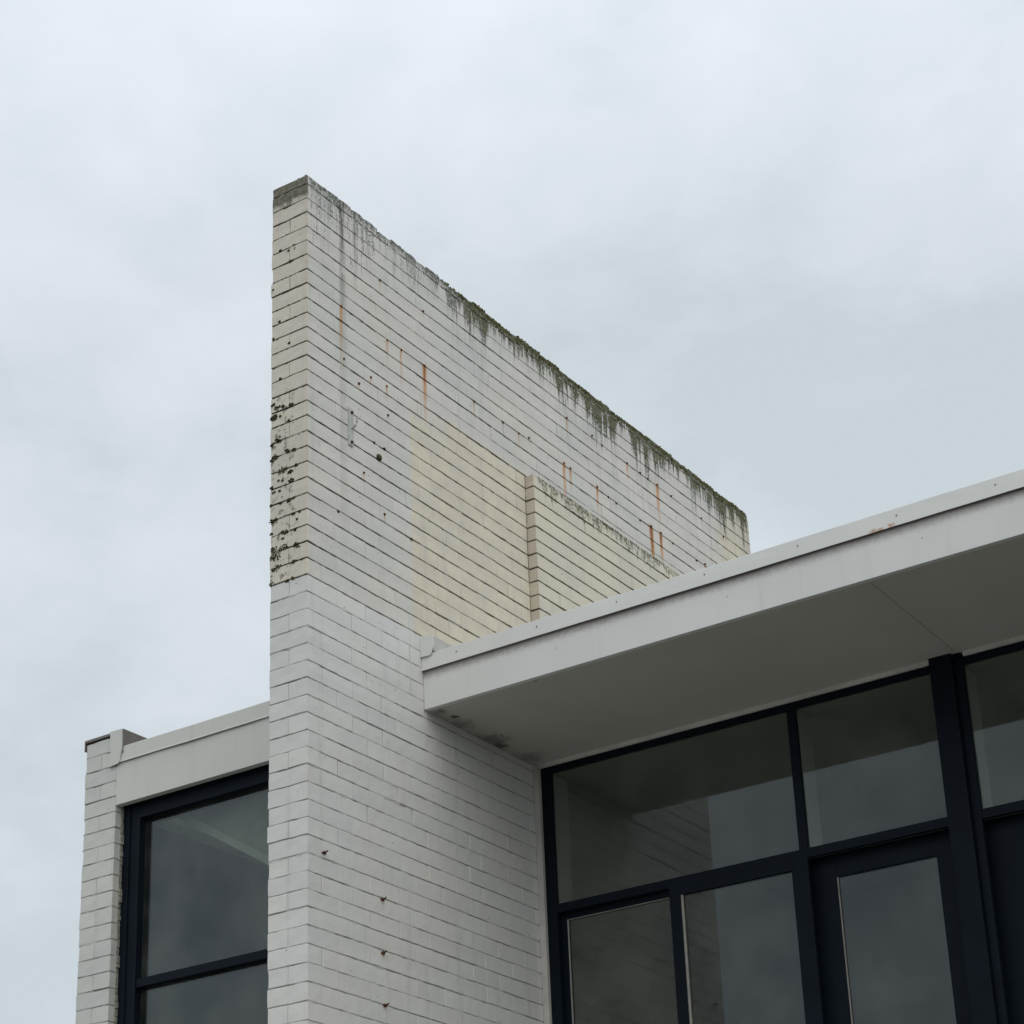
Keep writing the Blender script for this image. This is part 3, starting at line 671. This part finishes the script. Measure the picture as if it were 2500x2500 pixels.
# rooms behind: pale returns of the posts inside, ceiling, back wall, floor
for x in (.098, 1.542, 2.417, 3.862, 4.711, 6.155): MB().box(x-.006, x+.0, D1+.002, D1+.14, -3.51, -2.79).build('inner_lining', MAT['lining'], bld)
b = MB(); b.box(.02, XR-.2, D1+.01, 7, -2.787, -2.76); b.build('ceiling', MAT['room'], bld)
b = MB(); b.box(.02, XR-.2, 5.0, 5.1, -5.6, -2.77); b.box(.002, .0195, 1.97, 5.0, -5.6, -2.74); b.build('inner_wall', MAT['room'], bld)
b = MB(); b.box(.02, XR-.2, YW+.2, 7, -5.75, -5.62); b.build('floor_slab', MAT['concrete'], bld)
for bx in ((.002, XR-.24, YW+.005, YW+.14, -G+.12, ZS-.001), (XR-.23, XR, YF+.05, YB, -G+.12, ZB+.02), (.02, XR-.24, YB-.2, YB, -G+.12, ZB+.02)): MB().box(*bx).build('wall', MAT['trim'], bld)

# ------------------------------------------------------------------ side building on the left
sb = tag(empty('side_building', (-1.1, 3, .13)), 'lower white block left of the tall wall with one tall navy window', 'building')
YL = .532; X0, X1 = -1.950, -1.722
B = Bricks()
zz = [-2.545]
while zz[-1] > -G+.2: zz.append(zz[-1]-.0862)
for k in range(1, len(zz)):
    zt, zb = zz[k-1], zz[k]; z0, z1 = zb+.0026, zt-.0026
    ox = rng.normal(0, .003)
    per = [YL+(.105 if k % 2 else .222)+.236*j for j in range(15)]; ys = [YL]+per
    fine = k < 26
    for j in range(len(ys)-1):
        a, b_ = ys[j]-(.0016 if j else 0), ys[j+1]+.0016
        if j == 0 and k % 2 == 0 or j > 0:
            B.brick(X0+ox, -1.838, a, b_, z0, z1, fine and j < 2, wob=.0014); B.brick(-1.837, X1, a, b_, z0, z1, fine and j < 2, wob=.0012)
        else: B.brick(X0+ox, X1, a, b_, z0, z1, fine, wob=.0014)
for z in zz[1:30]: B.joint((X0, YL, 0), (X1, YL, 0), (0, -1, 0), z, False); B.joint((X1, YL, 0), (X1, YL+.3, 0), (1, 0, 0), z, False)
B.core(X0+.0065, X1-.0065, YL+.0065, 3.9, -G+.15, -2.56)
B.build('pillar', [MAT['brick'], MAT['mortar']], sb)
b = MB(); b.box(X0-.011, X1+.045, YL-.006, 3.9, -2.538, -2.524); b.box(X0-.011, X0-.006, YL-.006, 3.9, -2.585, -2.537); b.box(X1+.040, X1+.0452, YL+.012, 3.9, -2.575, -2.537)
cp = b.build('coping', MAT['coping'], sb)
# flashing folded down the pillar's corner
b = MB(); y0, y1 = YL-.016, YL-.010
out = [(-1.765, -2.522), (-1.678, -2.524), (-1.675, -2.640), (-1.684, -2.668), (-1.690, -2.706), (-1.702, -2.716), (-1.770, -2.722), (-1.758, -2.66), (-1.760, -2.60)]
V = [(x, y0, z) for x, z in out]+[(x, y1, z) for x, z in out]; n = len(out)
b.poly(V, [tuple(range(n))[::-1], tuple(range(n, 2*n))]+[(k, (k+1) % n, n+(k+1) % n, n+k) for k in range(n)])
b.build('corner_flashing', MAT['fascia2'], sb)
b = MB(); b.box(-1.676, -1.672, YL-.01, 2.2, -2.66, -2.5245); b.box(-1.716, -1.6765, YL+.01, 2.2, -2.66, -2.58); b.build('corner_flashing', MAT['coping'], sb)
XE = -.2315
b = MB(); b.box(-1.7215, XE, YL, YL+.040, -2.942, -2.640, c=.0015); f2 = b.build('fascia', MAT['fascia2'], sb)
b = MB(); nseg = 20; xs = np.linspace(-1.700, XE, nseg+1); prof = [(YL-.002, -2.620), (YL-.006, -2.624), (YL-.009, -2.702), (YL-.012, -2.709), (YL-.009, -2.711), (YL-.005, -2.703), (YL-.001, -2.626)]; V = []
for x in xs:
    w = .001*math.sin(x*7.1)+.0007*math.sin(x*17)
    V += [(x, y+w, z+w) for y, z in prof]
n = len(prof); F = [(i*n+k, i*n+(k+1) % n, (i+1)*n+(k+1) % n, (i+1)*n+k) for i in range(nseg) for k in range(n)]+[tuple(range(n))[::-1], tuple(nseg*n+k for k in range(n))]
b.poly(V, F); b.build('flashing', MAT['fascia2'], f2)
b = MB(); b.box(-1.72, XE, YL+.04, 3.9, -2.72, -2.66); b.build('roof', MAT['roof'], sb)
b = MB()                                          # stepped window frame
for (o_, y_, w_) in ((0, .592, .050), (.050, .600, .050), (.100, .594, .020)):
    b.box(-1.7215+o_, -1.7215+o_+w_, y_, .72, ZS, -2.900-o_); b.box(-1.7215+o_+w_, XE, y_, .72, -2.900-o_-w_+(.0), -2.900-o_)
b.box(-1.6015, XE, .600, .70, -3.932, -3.886, c=.0015); b.box(-1.6015, XE, .600, .70, ZS, ZS+.06)
w2 = b.build('window', MAT['navy'], sb)
pane(w2, -1.6013, XE, -3.886, -3.0205, .638, 'glass2'); pane(w2, -1.6013, XE, ZS+.06, -3.932, .638, 'glass2')
# sheet added behind the glass, made up for the lighter diagonal in the pane
def added_sheet(off0, off1, y, name, mat, par):
    n_ = 30; xs_ = np.linspace(-1.566, XE-.004, n_+1); V = []
    for x in xs_:
        h = -2.956-.62*(x+1.566); yy = y+.003*math.sin(x*23)
        V += [(x, yy, h+off0), (x, yy, (h+off1) if off1 is not None else -2.952), (x, yy+.003, h+off0), (x, yy+.003, (h+off1) if off1 is not None else -2.952)]
    F = []
    for i_ in range(n_):
        a = 4*i_; F += [(a, a+4, a+5, a+1), (a+2, a+3, a+7, a+6), (a, a+2, a+6, a+4), (a+1, a+5, a+7, a+3)]
    F += [(0, 1, 3, 2), (4*n_, 4*n_+2, 4*n_+3, 4*n_+1)]
    b = MB(); b.poly(V, F); return b.build(name, mat, par)
added_sheet(0, None, .762, 'added_sheet', simple('added_sheet_grey_green', (.15, .17, .145), .9, 40, .2), w2)
added_sheet(-.002, .045, .757, 'added_sheet_edge', simple('added_sheet_edge_tone', (.24, .27, .24), .9, 40, .2), w2)
b = MB()                                          # ragged mortar and sealant between frame and brick reveal
pts = []
z = -2.945
while z > -4.9:
    d_ = .003+.010*rng.rand()**2; h = .010+.05*rng.rand(); b.box(-1.7225, -1.7225+d_, .574, .600+.004*rng.rand(), z-h, z, c=.001); z -= h+.004
b.build('mortar_fillet', MAT['putty'], w2)
MB().box(-1.70, XE-.005, .74, 3.79, ZS-.1, ZS-.002).build('floor_slab', MAT['roomlight'], sb)
b = MB(); b.box(-1.70, XE-.005, .74, 3.9, -2.95, -2.93); b.build('ceiling', MAT['roomlight'], sb)
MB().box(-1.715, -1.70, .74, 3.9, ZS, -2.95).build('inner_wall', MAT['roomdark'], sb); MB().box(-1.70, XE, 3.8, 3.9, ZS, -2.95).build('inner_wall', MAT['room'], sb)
b = MB(); b.box(-1.70, -1.655, .745, 3.8, -2.985, -2.951); b.build('cornice', MAT['trim'], sb)
for bx in ((-1.70, XE, .60, .72, -G+.12, ZS-.001), (-1.70, XE, 3.92, 4.1, -G+.12, -2.7)): MB().box(*bx).build('wall', MAT['trim'], sb)

for o in bpy.data.objects:
    if 'base' in o: del o['base']
